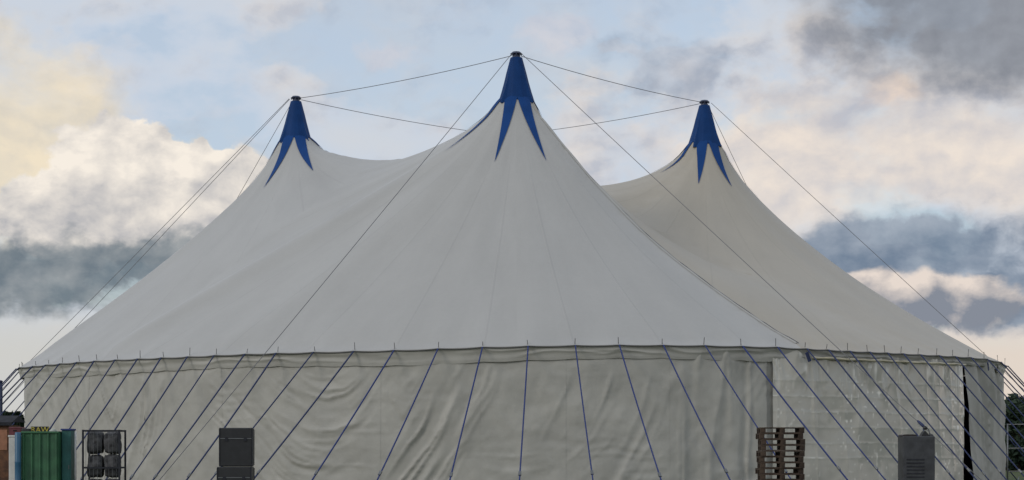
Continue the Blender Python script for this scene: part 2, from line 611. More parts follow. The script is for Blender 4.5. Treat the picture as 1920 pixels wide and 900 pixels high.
def lap(h):
    d = W * (h[I] - h[J])
    return np.bincount(I, d, N) - np.bincount(J, d, N)


x = np.where(fx, H, 8.0)
r_ = np.where(free, -lap(x), 0.0)
zz = r_ / np.maximum(diag, 1e-9)
p_ = zz.copy()
rz_ = r_ @ zz
for it in range(900):
    Ap = np.where(free, lap(p_), 0.0)
    al = rz_ / (p_ @ Ap)
    x = x + al * p_
    r_ = r_ - al * Ap
    if np.abs(r_).max() < 1e-6:
        break
    zz = r_ / np.maximum(diag, 1e-9)
    rn = r_ @ zz
    p_ = zz + (rn / rz_) * p_
    rz_ = rn
Hs = x
# ease the crease over the ridge cables
hard = rid >= 0
cnt = np.bincount(I, minlength=N) + np.bincount(J, minlength=N)
for it in range(10):
    avg = (np.bincount(I, Hs[J], N) + np.bincount(J, Hs[I], N)) / np.maximum(cnt, 1)
    Hs = np.where(hard, Hs, 0.5 * Hs + 0.5 * avg)


def line_bump(p0, p1, width, amp, f0=0.12, f1=0.12):
    """a soft crest along p0-p1 where a hidden prop or tension line lifts the cloth"""
    d = np.array(p1) - np.array(p0)
    L = np.hypot(*d)
    d = d / L
    q = P2 - np.array(p0)
    s = (q @ d) / L
    e = np.abs(q[:, 0] * d[1] - q[:, 1] * d[0])
    env = np.clip(s / f0, 0, 1) * np.clip((1 - s) / f1, 0, 1)
    env = env * env * (3 - 2 * env) * ((s > 0) & (s < 1))
    return amp * env * np.exp(-(e / width) ** 2)


redge = RT - np.hypot(P2[:, 0] - TX, P2[:, 1] - TY)
# faint radial tension ripples that run from each mast to the eave posts
pid = np.argmin([np.hypot(P2[:, 0] - cx, P2[:, 1] - cy) for cx, cy in POLES], axis=0)
pc = np.array(POLES)[pid]
phi = np.arctan2(P2[:, 0] - pc[:, 0], -(P2[:, 1] - pc[:, 1]))
rp = np.hypot(P2[:, 0] - pc[:, 0], P2[:, 1] - pc[:, 1])
rip = 0.018 * np.sin(phi * 14 + pid) + 0.014 * np.sin(phi * 23 + 1.3 * pid)
Hs = Hs + rip * np.clip(rp / 5.0, 0, 1) * np.clip(redge / 2.0, 0, 1)
Hs = Hs + line_bump(POLES[0], ring(R(-46), RT), 0.6, 0.24, 0.40, 0.12)
Hs = Hs + line_bump(POLES[0], ring(R(-28), RT), 0.8, 0.13, 0.40, 0.12)
Hs = Hs + line_bump(POLES[1], ring(R(-66), RT), 0.7, 0.14, 0.35, 0.12)
# cloth pulled tight at every eave post, slack between them
tv = np.arctan2(P2[:, 0] - TX, TY - P2[:, 1])
ps_ = np.sort((np.array(POSTS) + math.pi) % (2 * math.pi) - math.pi)
ii = np.searchsorted(ps_, tv) % len(ps_)
lo_, hi_ = ps_[ii - 1], ps_[ii]
fr_ = ((tv - lo_) % (2 * math.pi)) / np.maximum((hi_ - lo_) % (2 * math.pi), 1e-6)
Hs = Hs - 0.07 * np.sin(np.pi * np.clip(fr_, 0, 1)) ** 1.0 * np.exp(-redge / 1.3) * np.clip(redge / 0.35, 0, 1)
Hs = np.where(hard, np.where(fx, H, Hs), Hs)

tent = thing('circus_tent', 'huge grey-white big top tent with blue-capped masts filling the picture', 'tent', (TX, TY, 0))


def tent_part(o):
    o.parent = tent
    o.matrix_parent_inverse = Matrix.Translation((-TX, -TY, 0))
    return o


def roof_material(name, rgb, masts):
    """coated canvas: welded seams and faint streaks that run out from the nearer mast of the bay"""
    m = bpy.data.materials.new(name)
    m.use_nodes = True
    t = m.node_tree
    b = t.nodes['Principled BSDF']
    b.inputs['Roughness'].default_value = 0.45
    b.inputs['Specular IOR Level'].default_value = 0.4
    n = NT(t)
    g = n.node('ShaderNodeTexCoord')
    sp = n.node('ShaderNodeSeparateXYZ')
    t.links.new(g.outputs['Object'], sp.inputs[0])
    X, Y = E(n, sp.outputs[0]), E(n, sp.outputs[1])
    pol = []
    for (mx, my) in masts:
        dx, dy = X - mx, Y - my
        pol.append((n.m('ARCTAN2', dx, dy), n.m('SQRT', dx * dx + dy * dy)))
    pick = n.m('LESS_THAN', pol[0][1], pol[1][1])
    ph = pol[0][0] * pick + pol[1][0] * (1.0 - pick)
    rd = n.m('MINIMUM', pol[0][1], pol[1][1])
    NS = 26
    fr = n.m('FRACT', ph * (NS / (2 * math.pi)) + 0.13)
    dist = n.m('ABSOLUTE', fr - 0.5) * rd * (2 * math.pi / NS)
    line = (1.0 - n.ss(0.015, 0.05, dist)) * n.ss(2.0, 5.0, rd)
    streak = n.noise(n.xyz(ph * 7.0, rd * 0.22, 1.0), 1.0, 5.0, 0.6)
    patch = n.noise(g.outputs['Object'], 0.30, 5.0, 0.6)
    grain = n.noise(g.outputs['Object'], 7.0, 3.0, 0.7)
    v = 0.79 + 0.22 * streak + 0.16 * patch + 0.08 * grain - line * 0.04
    hsv = n.node('ShaderNodeHueSaturation')
    hsv.inputs['Color'].default_value = (*rgb, 1.0)
    n.put(hsv.inputs['Value'], v)
    t.links.new(hsv.outputs[0], b.inputs['Base Color'])
    bp = n.node('ShaderNodeBump')
    bp.inputs['Strength'].default_value = 0.5
    bp.inputs['Distance'].default_value = 0.03
    n.put(bp.inputs['Height'], line * 0.35 + streak * 0.5 + n.noise(g.outputs['Object'], 2.2, 5.0, 0.6) * 0.35)
    t.links.new(bp.outputs[0], b.inputs['Normal'])
    return m


def inside(px_, py_, poly):
    r = np.zeros(len(px_), bool)
    for (x0, y0), (x1, y1) in zip(poly, poly[1:] + poly[:1]):
        c = ((y0 > py_) != (y1 > py_)) & (px_ < (x1 - x0) * (py_ - y0) / (y1 - y0 + 1e-12) + x0)
        r ^= c
    return r


_e = ring(SEAM, RT - 0.25)
_d = Vector((_e[0] - POLES[0][0], _e[1] - POLES[0][1])).normalized()
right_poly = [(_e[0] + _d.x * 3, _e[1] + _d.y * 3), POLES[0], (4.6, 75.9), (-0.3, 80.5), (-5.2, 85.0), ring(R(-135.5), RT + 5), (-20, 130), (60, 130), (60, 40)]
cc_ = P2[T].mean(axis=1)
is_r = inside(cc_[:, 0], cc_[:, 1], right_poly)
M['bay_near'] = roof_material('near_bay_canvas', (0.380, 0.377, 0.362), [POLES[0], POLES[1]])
M['bay_right'] = roof_material('right_bay_shade_tint', (0.362, 0.330, 0.272), [POLES[2], POLES[3]])  # warm, darker light of the right slope tinted into the base colour
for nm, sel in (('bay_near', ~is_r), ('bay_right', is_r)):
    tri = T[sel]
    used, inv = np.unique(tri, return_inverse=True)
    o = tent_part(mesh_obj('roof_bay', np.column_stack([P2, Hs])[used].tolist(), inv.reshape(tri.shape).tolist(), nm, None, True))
    o['label'] = {'bay_near': 'near and left roof bay of grey-white canvas', 'bay_right': 'right roof bay, canvas tinted browner for the warm shade of its slope'}[nm]
bvh = BVHTree.FromPolygons([Vector((*P2[i], Hs[i])) for i in range(N)], [tuple(int(q) for q in f) for f in T])


def roof_z(x, y):
    h = bvh.ray_cast(Vector((x, y, 40)), Vector((0, 0, -1)))
    return (h[0].z, h[1]) if h[0] else (5.0, Vector((0, 0, 1)))



# ------------------------------------------------------------------ masts, blue caps, star points
ROT = [3.0, 0.0, 6.5, 0.0]
TIP = [(3.0, 3.0), (3.2, 3.6), (2.5, 2.3), (2.6, 2.6)]      # left and right point of each face
TIPA = [19.0, 18.5, 18.5, 18.5]
NG = 4
CAPPROF = [(0.235, 17.02), (0.30, 16.78), (0.40, 16.42), (0.495, 16.05), (0.60, 15.7), (0.70, 15.40), (0.77, 15.22)]
for pi, (cx, cy) in enumerate(POLES):
    rot = R(ROT[pi])
    # lattice mast inside
    king = tent_part(tube_obj('king_pole', [(cx, cy, 0), (cx, cy, 17.05)], 0.16, 'steel', None, 10))
    V, Fc = [], []
    nseg = 120
    for (r, z) in CAPPROF:
        tt = (17.02 - z) / 1.75
        for j in range(nseg):
            a = 2 * math.pi * j / nseg
            u = ((a - rot) / (2 * math.pi) * NG + 0.5) % 1.0
            fold = abs(2 * u - 1)                   # 1 at the seams between the eight gores
            rr_ = r * (1 + tt * (0.16 * fold ** 5 + 0.05 * max(0.0, math.cos(6 * math.pi * u)) * fold - 0.03) + 0.015 * tt * math.sin(5 * a + pi * 2))
            zz_ = z - tt ** 4 * 0.10 * (0.5 + 0.5 * math.cos(3 * a + pi)) - tt ** 3 * 0.05 * fold
            V.append((cx + rr_ * math.sin(a), cy - rr_ * math.cos(a), zz_))
    for i in range(len(CAPPROF) - 1):
        for j in range(nseg):
            j2 = (j + 1) % nseg
            Fc.append((i * nseg + j, (i + 1) * nseg + j, (i + 1) * nseg + j2, i * nseg + j2))
    cap = tent_part(mesh_obj('mast_cap', V, Fc, 'blue', None, False))
    cap['label'] = ['blue cap of the nearest and tallest-looking mast', 'blue cap of the left mast', 'blue cap of the right mast',
                    'blue cap of the hidden far mast'][pi]
    # crown: a plate on a short neck with eyes for the wires
    bm = bmesh.new()
    m0 = Matrix.Translation((cx, cy, 17.09))
    bmesh.ops.create_cone(bm, cap_ends=True, segments=16, radius1=0.17, radius2=0.13, depth=0.18, matrix=m0)
    bmesh.ops.create_cone(bm, cap_ends=True, segments=8, radius1=0.25, radius2=0.16, depth=0.08, matrix=Matrix.Translation((cx, cy, 17.215)))
    for q in range(8):
        a = q * math.pi / 4
        box(bm, cx + 0.20 * math.sin(a), cy - 0.20 * math.cos(a), 17.14, 0.035, 0.035, 0.07)
    cr = bm_obj('crown_plate', bm, 'crown', cap)
    for q in range(NG * 2):
        sgn = -1 if q % 2 == 0 else 1
        face = rot + (q // 2) * math.pi / 2
        nu, nv = 20, 6
        pol = lambda r, a: Vector((cx + r * math.sin(a), cy - r * math.cos(a)))
        folded = (q // 2) % 2 == 1               # the side faces are gathered into slim folds
        b_in, b_out = pol(0.66, face + sgn * R(9 if folded else 0.5)), pol(0.66, face + sgn * R(31 if folded else 43))
        tip = pol(TIP[pi][q % 2], face + sgn * R(TIPA[pi]))
        V, Fc = [], []
        for i in range(nu + 1):
            t = i / nu
            for j in range(nv + 1):
                f = j / nv if sgn > 0 else 1 - j / nv
                p2 = b_in.lerp(b_out, f).lerp(tip, t)
                dv = p2 - Vector((cx, cy))
                if dv.length < 0.63:
                    p2 = Vector((cx, cy)) + dv.normalized() * 0.63
                z, nrm = roof_z(p2.x, p2.y)
                V.append(Vector((p2.x, p2.y, z)) + nrm * 0.030)
        for i in range(nu):
            for j in range(nv):
                Fc.append((i * (nv + 1) + j, (i + 1) * (nv + 1) + j, (i + 1) * (nv + 1) + j + 1, i * (nv + 1) + j + 1))
        mesh_obj('star_point', V, Fc, 'blue_dark', cap, True)

# ------------------------------------------------------------------ tent walls
# folds are drawn in the cloth itself: s = metres along the wall, z = height
S0 = lambda px: px_to_theta(px) * RT


def env(v, a, b, soft):
    u = np.clip((v - a) / soft, 0, 1) * np.clip((b - v) / soft, 0, 1)
    return u * u * (3 - 2 * u)


def saw(ph):
    """folded-cloth wave: rounded crest, tighter valley"""
    f = ph - np.floor(ph)
    return np.sin(2 * np.pi * ph) * 0.75 + 0.3 * np.cos(4 * np.pi * f)


def crease(u, v, seed):
    """irregular folds across u that wander slowly along v: sharp crests, some strong and some faint"""
    n = vnoise(u, v * 0.35, seed)
    m = vnoise(u * 0.5 + 7.7, v * 0.5, seed + 3)
    return (1.0 - 2.0 * np.sqrt(np.abs(n) + 0.01)) * (0.55 + 0.6 * m)


def wall_disp(s, z):
    d = 0.05 * fbm(s * 0.35, z * 0.3, 11, 3) + 0.022 * fbm(s * 1.3, z * 1.3, 17, 4)
    d = d + 0.020 * crease((s * 0.8 - z * 0.6) / 0.30 + 0.7 * vnoise(s, z, 51), z * 1.5, 52) * np.clip(0.2 + 1.2 * vnoise(s * 0.6, z * 0.5, 53), 0, 1)
    d = d + 0.020 * crease((s * 0.7 + z * 0.7) / 0.26 + 0.7 * vnoise(s, z, 54), z * 1.5, 55) * np.clip(0.1 + 1.2 * vnoise(s * 0.7, z * 0.6, 56), 0, 1)
    d = d + 0.028 * crease(z * 4.6 + 0.8 * vnoise(s * 0.9, z, 8), s * 1.2, 44) * np.clip(0.3 + vnoise(s * 0.5, z * 0.6, 45), 0, 1)
    wob = 0.16 * fbm(s * 0.8, z * 0.8, 23, 3)
    # V-shaped swags hanging in the cloth
    for (px, z0, z1, hw, slope, per, amp) in ((205, 1.2, 4.7, 1.0, 1.9, 0.24, 0.085), (755, 1.6, 4.5, 0.9, 1.6, 0.22, 0.075),
                                              (118, 3.5, 4.6, 0.6, 0.8, 0.24, 0.05), (1325, 3.9, 4.6, 0.4, 0.8, 0.2, 0.03)):
        x = s - S0(px)
        e = env(x, -hw, hw, hw * 0.7) * env(z, z0, z1, 0.7)
        d = d + amp * e * crease((z - slope * np.sqrt(x * x + 0.004) + wob * 0.6) / per, x * 3, px)
    # one wide swag: curved folds low between two fixings
    x = s - S0(622)
    e = env(x, -3.6, 1.8, 0.9) * env(z, -0.8, 4.5, 0.9)
    d = d + 0.062 * e * crease((z - np.where(x < 0, 0.24, 0.42) * x * x - 0.10 * x + 0.6 * wob) / 0.22, x * 1.5, 5)
    # raking folds
    for (pa, pb, z0, z1, dx, per, amp) in ((222, 340, -0.5, 4.5, 0.50, 0.27, 0.095), (775, 900, -0.5, 4.55, 0.85, 0.27, 0.10),
                                           (1085, 1235, -0.5, 4.4, 0.75, 0.36, 0.070), (985, 1050, 1.5, 4.5, 0.8, 0.30, 0.05),
                                           (405, 480, -0.5, 4.2, -0.8, 0.27, 0.08), (60, 165, -0.5, 4.2, -0.3, 0.30, 0.055)):
        x = s - 0.5 * (S0(pa) + S0(pb))
        hw = 0.5 * (S0(pb) - S0(pa)) + 0.5
        e = env(x - (z - 2.4) * dx * 0.5, -hw, hw, hw * 0.6) * env(z, z0, z1, 0.6)
        d = d + amp * e * crease((x - dx * z + 0.06 * z * z + wob * 0.5) / per, z, int(pa))
    # hanging pleats
    e = env(s, S0(1255), S0(1452), 0.9)
    d = d + 0.10 * e * crease((s + 0.04 * np.sin(z * 1.3) + wob * 0.1) / 0.26, z * 0.3, 12)
    return d


def wall_grid(name, tha, thb, r0, mat, disp, step=0.065, ztop=None, zbot=0.0, wear_glints=None, slant=0.0):
    ns = max(4, int(abs(thb - tha) * RT / step))
    nz = max(4, int(5.1 / step))
    th = np.linspace(tha, thb, ns + 1)
    zt = np.array([(ztop if ztop is not None else eave_z(t) - 0.08) for t in th])
    f = np.linspace(0, 1, nz + 1)
    TH, Fg = np.meshgrid(th, f)
    Z = zbot + Fg * (zt[None, :] - zbot)
    d = disp(TH * RT, Z) if disp else 0 * Z
    RR = r0 + d
    if slant:                                  # one edge drawn aside towards the top
        TH = TH - slant * Z * np.clip(1 - (TH - tha) / R(6), 0, 1)
    X = TX + RR * np.sin(TH)
    Y = TY - RR * np.cos(TH)
    V = np.column_stack([X.ravel(), Y.ravel(), Z.ravel()])
    idx = np.arange((ns + 1) * (nz + 1)).reshape(nz + 1, ns + 1)
    Fc = np.column_stack([idx[:-1, :-1].ravel(), idx[:-1, 1:].ravel(), idx[1:, 1:].ravel(), idx[1:, :-1].ravel()])
    o = tent_part(mesh_obj(name, V.tolist(), Fc.tolist(), mat, None, True))
    if wear_glints:
        at_ = o.data.attributes.new('crease', 'FLOAT', 'POINT')  # holds painted glints as well as fold whitening
        at_.data.foreach_set('value', wear_glints(TH * RT, Z).ravel().astype(np.float32))
    return o


TH = px_to_theta
RW = RT - 0.10
panels = [(40, 163), (160, 268), (265, 412), (408, 592), (588, 712), (708, 905), (901, 1062), (1058, 1262), (1258, 1441)]
for i, (pa, pb) in enumerate(panels):
    wall_grid('wall_panel', TH(pa), TH(pb), RW - 0.007 * (i % 2), 'wall', wall_disp)
# return at the left end, set back behind the first panel
o = wall_grid('wall_panel', R(-86), TH(44), RW - 0.16, 'wall', lambda s, z: 0.03 * fbm(s * 0.8, z * 0.4, 40, 3))
# clear plastic entrance walls with their packing creases


HCR = (1.35, 1.85, 2.40, 2.93, 3.45, 3.98)
VCR = (1458, 1536, 1612, 1690, 1800)


def clear_disp(s, z):
    d = 0.05 * fbm(s * 0.8, z * 0.4, 61, 3) + 0.004 * fbm(s * 3, z * 3, 67, 2)
    for z0 in HCR:
        q = z - z0 - 0.025 * vnoise(s * 1.2, z * 0 + z0, 73)
        d = d + 0.006 * np.exp(-np.abs(q) / 0.03)
    for px in VCR:
        q = s - S0(px) - 0.05 * vnoise(z * 0.9, z * 0 + px, 79)
        d = d + 0.016 * np.exp(-np.abs(q) / 0.05)
    d = d + 0.05 * env(z, 3.3, 6.0, 1.0) * crease((s + 0.3 * vnoise(s * 2, z, 3)) / 0.22, z, 30)
    return d + 0.045 * crease((s + 0.06 * z + 0.1 * vnoise(s, z, 4)) / 0.45, z * 0.5, 31)


def clear_folds_glints(s, z):
    """whitened folds of the packed plastic, with sky glints painted pale along and around them"""
    c = 0.0 * z
    for z0 in HCR:
        q = z - z0 - 0.025 * vnoise(s * 1.2, z * 0 + z0, 73)
        c = np.maximum(c, np.exp(-(q / 0.020) ** 2) * np.clip(0.0 + 1.2 * vnoise(s * 1.9, z * 0 + z0 * 9, 75), 0, 1) * np.clip(0.5 + 0.9 * vnoise(s * 7, z * 0 + z0 * 5, 76), 0, 1))
    for px in VCR:
        q = s - S0(px) - 0.05 * vnoise(z * 0.9, z * 0 + px, 79)
        c = np.maximum(c, np.exp(-(q / 0.018) ** 2) * np.clip(-0.1 + 0.9 * vnoise(z * 2.2, z * 0 + px * 3, 77), 0, 1))
    glint_spots = np.clip(vnoise(s * 9.5, z * 8.0, 81) * 1.5 - 0.85, 0, 1) * np.clip(0.35 + vnoise(s * 0.8, z * 0.7, 83), 0, 1) * 2.2  # small glints painted as pale dots
    top = np.clip(vnoise(s * 7, z * 1.6, 85) * 1.5 - 0.55, 0, 1) * np.clip((z - 3.6) / 1.2, 0, 1) * 1.3  # short glint streaks painted below the eave
    return np.clip(np.maximum(np.maximum(c, glint_spots), top), 0, 1)


ct = M['clear'].node_tree
cb = ct.nodes['Principled BSDF']
cn = NT(ct)
ca = cn.node('ShaderNodeAttribute', attribute_name='crease')
old = cb.inputs['Base Color'].links[0].from_socket
cn.put(cb.inputs['Base Color'], cn.mix(E(cn, ca.outputs['Fac']), old, (0.95, 0.93, 0.86, 1.0)))  # fold whitening and painted glints go into the base colour

cl1 = wall_grid('wall_panel', TH(1450), TH(1535), RW + 0.06, 'clear', clear_disp, 0.03, wear_glints=clear_folds_glints)
cl1['label'] = 'narrow creased clear plastic wall panel'
cl2 = wall_grid('wall_panel', TH(1528), TH(1811), RW + 0.02, 'clear', clear_disp, 0.03, wear_glints=clear_folds_glints)
cl2['label'] = 'wide clear plastic entrance wall with a grid of pale fold lines and painted glints'
wall_grid('inner_sheet', TH(1430), TH(1466), RW - 0.06, 'wall', wall_disp, 0.1)


def curtain_disp(s, z):
    return 0.26 * crease((s + 0.16 * (z - 5) + 0.08 * fbm(s * 0.6, z * 0.5, 90, 2)) / 0.55, z * 0.4, 91) + 0.03 * fbm(s, z, 92, 3)


cu = wall_grid('entrance_curtain', TH(1832), R(88), RW - 0.02, 'wall', curtain_disp, slant=(TH(1832) - TH(1815)) / 5.0)
cu['label'] = 'gathered grey curtain drawn aside at the right entrance'
wall_grid('wall_panel', R(88), R(274.5), RW - 0.1, 'wall', None, 0.8)
# unlit interior behind the entrance slit, put in as a near-black sheet
wall_grid('inner_sheet', TH(1795), TH(1840), RW - 0.75, 'dark', None, 0.3)

# ------------------------------------------------------------------ eave: valance, edge rope, side poles, guy ropes
def strip(name, posts, drop, r0, mat, seed, fold=0.02):
    V, Fc = [], []
    rows = 22
    ths = []
    for a, b in zip(posts[:-1], posts[1:]):
        ths += [(a + (b - a) * j / 14, j / 14) for j in range(14)]
    ths.append((posts[-1], 0.0))
    for th, f in ths:
        dip = 4 * f * (1 - f)
        ze = eave_z(th) - 0.018 * dip
        for i in range(rows + 1):
            t = i / rows
            sx = th * RT
            d = drop * (1 + 0.08 * math.sin(sx * 0.45 + seed) + 0.03 * dip)
            z = ze - 0.005 - d * t
            u = np.array([sx]), np.array([z])
            nz = float(fbm(u[0] * 0.5, u[1] * 2.4, seed, 3)[0])
            bulge = fold * (1 - 2 * abs(math.sin(t * 4.2 + nz * 1.6 + 0.5 * math.sin(sx * 0.7)))) * math.sin(min(1, t * 1.25) * math.pi)
            r = r0 + 0.04 * (1 - dip) * (1 - t) + bulge - 0.085 * t
            x_, y_ = ring(th, r)
            V.append((x_, y_, z))
    for i in range(len(ths) - 1):
        for j in range(rows):
            a = i * (rows + 1) + j
            Fc.append((a, a + 1, a + rows + 2, a + rows + 1))
    return tent_part(mesh_obj(name, V, Fc, mat, None, True))


i15 = post_px.index(1510)
strip('valance', POSTS[:i15 + 1], 0.46, RT + 0.015, 'wall', 3, 0.022)
strip('valance', POSTS[i15:len(post_px)], 0.30, RT + 0.015, 'roof', 8, 0.02)
strip('valance', POSTS[len(post_px) - 1:] + [POSTS[0] + 2 * math.pi], 0.4, RT + 0.015, 'wall', 5, 0.02)

# the rolled-up clear flap under the right-hand eave
rp_ = []
for i in range(60):
    th = TH(1520) + (TH(1806) - TH(1520)) * i / 59
    x_, y_ = ring(th, RT + 0.10)
    rp_.append((x_, y_, eave_z(th) - 0.31 - 0.008 * math.sin(i * 0.8)))
rf = tent_part(tube_obj('rolled_flap', rp_, [0.042 + 0.008 * math.sin(i * 1.7) for i in range(60)], 'cream', None, 8))
rf['label'] = 'yellowish rolled plastic flap below the right eave'

V, Fc = [], []
eave_line = []
for i in range(NP):
    a, b = POSTS[i], POSTS[(i + 1) % NP] + (2 * math.pi if i == NP - 1 else 0)
    for j in range(8):
        f = j / 8
        th = a + (b - a) * f
        dip = 4 * f * (1 - f)
        x_, y_ = ring(th, RT + 0.085 - 0.05 * dip)
        eave_line.append((x_, y_, eave_z(th) - 0.025 - 0.03 * dip))
eave_line.append(eave_line[0])
tent_part(tube_obj('edge_rope', eave_line, 0.019, 'edge', None, 6))

for i, th in enumerate(POSTS):
    x_, y_ = ring(th, RT - 0.02)
    lean = random.uniform(-0.03, 0.03)
    ze = eave_z(th)
    h = random.uniform(0.16, 0.30)
    v, f = tube([(x_ - 0.45 * math.sin(th), y_ + 0.45 * math.cos(th), 0), (x_ - 0.40 * math.sin(th), y_ + 0.40 * math.cos(th), ze - 0.35), (x_, y_, ze + 0.0),
                 (x_ + lean, y_, ze + h)], [0.035, 0.035, 0.014, 0.012], 6)
    tent_part(mesh_obj('side_pole', v, f, 'edge', None, True))

SLOPE = [(30, -1.2), (66, -0.95), (116, -0.74), (181, -0.66), (262, -0.63), (404, -0.645), (464, -0.70), (520, -0.70), (590, -0.80), (665, -0.75), (740, -0.62),
         (822, -0.43), (905, -0.25), (990, -0.06), (1078, 0.125), (1160, 0.32), (1242, 0.48), (1320, 0.62), (1390, 0.73),
         (1455, 0.77), (1510, 0.79), (1700, 0.79), (1800, 0.85), (1880, 0.95)]
_sx, _sv = np.array([p for p, _ in SLOPE]), np.array([v for _, v in SLOPE])
RS = RT + 4.5
for i, th in enumerate(POSTS):
    x_, y_ = ring(th, RT + 0.10)
    ze = eave_z(th) - 0.02
    tht = (th + math.pi) % (2 * math.pi) - math.pi
    ta = tht
    if i < len(post_px):
        px0, py0 = 960 + F * x_ / y_, HY - F * (ze - HC) / y_
        sl = float(np.interp(px0, _sx, _sv)) + random.uniform(-0.02, 0.02)
        best = None
        for q in range(-240, 241):
            cand = tht + R(q * 0.1)
            X, Y = ring(cand, RS)
            e = abs((960 + F * X / Y) - (px0 + sl * (HY + F * HC / Y - py0)))
            if best is None or e < best[0]:
                best = (e, cand)
        ta = best[1]
    X, Y = ring(ta, RS + random.uniform(-0.15, 0.15))
    a, b = Vector((x_, y_, ze)), Vector((X, Y, 0.18))
    line = sag_line(a, b, random.uniform(0.01, 0.07), 8)
    rope = tent_part(tube_obj('guy_rope', line, random.uniform(0.021, 0.027), 'strap' if 700 < (post_px[i] if i < len(post_px) else 0) < 1480 else 'strap2', None, 6))
    bm = bmesh.new()                                    # ratchet on the strap
    box(bm, 0, 0, 0, 0.09, 0.05, 0.16, 0.01)
    dirv = (b - a).normalized()
    bmesh.ops.transform(bm, matrix=Matrix.Translation(a + dirv * 5.6) @ dirv.to_track_quat('Z', 'Y').to_matrix().to_4x4(), verts=bm.verts)
    bm_obj('ratchet', bm, 'steel', rope)
    dd = Vector((x_ - TX, y_ - TY, 0)).normalized()
    v, f = tube([b + dd * 0.12 + Vector((0, 0, 0.17)), b - dd * 0.1 + Vector((0, 0, -0.4))], 0.025, 6)
    mesh_obj('stake', v, f, 'steel', rope, True)

# dark webbing plates at the two entrance corners
for px in (1510, 1845):
    th = TH(px)
    x_, y_ = ring(th, RT + 0.16)
    bm = bmesh.new()
    box(bm, 0, 0, 0, 0.14, 0.02, 0.34, 0.008)
    bmesh.ops.transform(bm, matrix=Matrix.Translation((x_, y_, eave_z(th) - 0.30)) @ Matrix.Rotation(th, 4, 'Z') @ Matrix.Rotation(R(-24), 4, 'Y'), verts=bm.verts)
    tent_part(bm_obj('corner_plate', bm, 'strap2', None))

# ------------------------------------------------------------------ wires between masts and to the ground
MA, MB, MC_, MD = [Vector((cx, cy, 17.14)) for cx, cy in POLES]


def wire(a, b, sag=0.05, r=0.0115, name='guy_wire'):
    return tent_part(tube_obj(name, sag_line(a, b, sag), r, 'wire', None, 6))


def off(p, d, r=0.3):
    v = (Vector(d) - p)
    v.z = 0
    return p + v.normalized() * r


for a, b in ((MA, MB), (MA, MC_), (MB, MD), (MC_, MD)):
    wire(off(a, b), off(b, a), 0.12, 0.013, 'mast_wire')
wire(off(MA, (-11, 55, 0)), (-11.2, 55.0, 0.1), 0.05)
ga, gb = off(MA, (15, 55, 0)), Vector((14.9, 55.0, 0.1))
wa = wire(ga, gb, 0.05)
wire(off(MB, (-26, 78, 0)), (-26.4, 79.0, 0.1), 0.05)
wire(off(MB, (-26, 84, 0)), (-26.6, 82.5, 0.1), 0.05)
wire(off(MB, (-22, 100, 0)), (-24.0, 100.0, 0.1), 0.05)
wire(off(MC_, (27, 80, 0)), (27.2, 80.0, 0.1), 0.05)
wire(off(MC_, (21, 99, 0)), (20.5, 99.0, 0.1), 0.05)
# tackle on the near right wire, with its tail hanging
dirv = (gb - ga).normalized()
f = (ga.z - 2.38) / (ga.z - gb.z)
tp = ga.lerp(gb, f)
v, fc = tube([tp - dirv * 0.28, tp - dirv * 0.18, tp, tp + dirv * 0.05], [0.02, 0.05, 0.055, 0.02], 8)
mesh_obj('tackle', v, fc, 'strap2', wa, True).matrix_parent_inverse = wa.matrix_world.inverted()
v, fc = tube([tp, tp + Vector((0.02, 0, -0.35)), tp + Vector((0.05, 0.0, -1.3))], 0.016, 5)
mesh_obj('tackle_tail', v, fc, 'strap2', wa, True)
# lacing cable down the crest that runs from the near mast to the entrance corner
lc, fl = [], []
ea, eb = POLES[0], ring(SEAM, RT - 0.25)
for i in range(60):
    t = 0.10 + 0.90 * i / 59
    px_, py_ = ea[0] + (eb[0] - ea[0]) * t, ea[1] + (eb[1] - ea[1]) * t
    z, nrm = roof_z(px_, py_)
    q = Vector((px_, py_, z))
    side = Vector((eb[0] - ea[0], eb[1] - ea[1], 0)).normalized()
    side = Vector((-side.y, side.x, 0))                    # towards the right-hand bay
    lc.append(q + side * 0.16 + Vector((0, 0, roof_z(*(q + side * 0.16).xy)[0] - q.z + 0.03)))
    wdt = 0.10 + 0.02 * math.sin(i * 0.9)
    fl.append([q + Vector((0, 0, 0.01)) - side * 0.02, q + Vector((0, 0, 0.045)) + side * 0.02, q + side * wdt + Vector((0, 0, 0.03))])
tent_part(tube_obj('lacing_cable', lc, 0.014, 'wire', None, 6))
V = [p for r3 in fl for p in r3]
Fc = []
for i in range(len(fl) - 1):
    for j in range(2):
        Fc.append((i * 3 + j, i * 3 + j + 1, i * 3 + j + 4, i * 3 + j + 3))
tent_part(mesh_obj('lacing_flap', V, Fc, 'roof', None, True))

# ------------------------------------------------------------------ pallets (thirteen in a stack before the clear wall)
Yp = 50.0
pal_c = at(1463, 820, Yp)
plank_t = None


def make_pallet(label, x, y, z, rz, first):
    t = thing('wooden_pallet', label, 'pallet', (x, y, z), rz, 'pallets in one stack')
    if first is None:
        for i in range(5):
            box_obj('deck_board', (0, -0.34 + i * 0.17, 0.145), (1.2, 0.135, 0.026), 'wood', t, 0.004)
        for i in range(3):
            box_obj('bearer_board', (-0.53 + i * 0.53, 0, 0.119), (0.14, 0.80, 0.024), 'wood', t, 0.003)
            for j in range(3):
                box_obj('block', (-0.53 + i * 0.53, -0.34 + j * 0.34, 0.0655), (0.14, 0.11, 0.081), 'wood', t, 0.004)
        for j in range(3):
            box_obj('base_board', (0, -0.34 + j * 0.34, 0.0125), (1.2, 0.11, 0.024), 'wood', t, 0.003)
        return t
    for ch in first.children:
        c_ = ch.copy()
        C.objects.link(c_)
        c_.parent = t
    return t


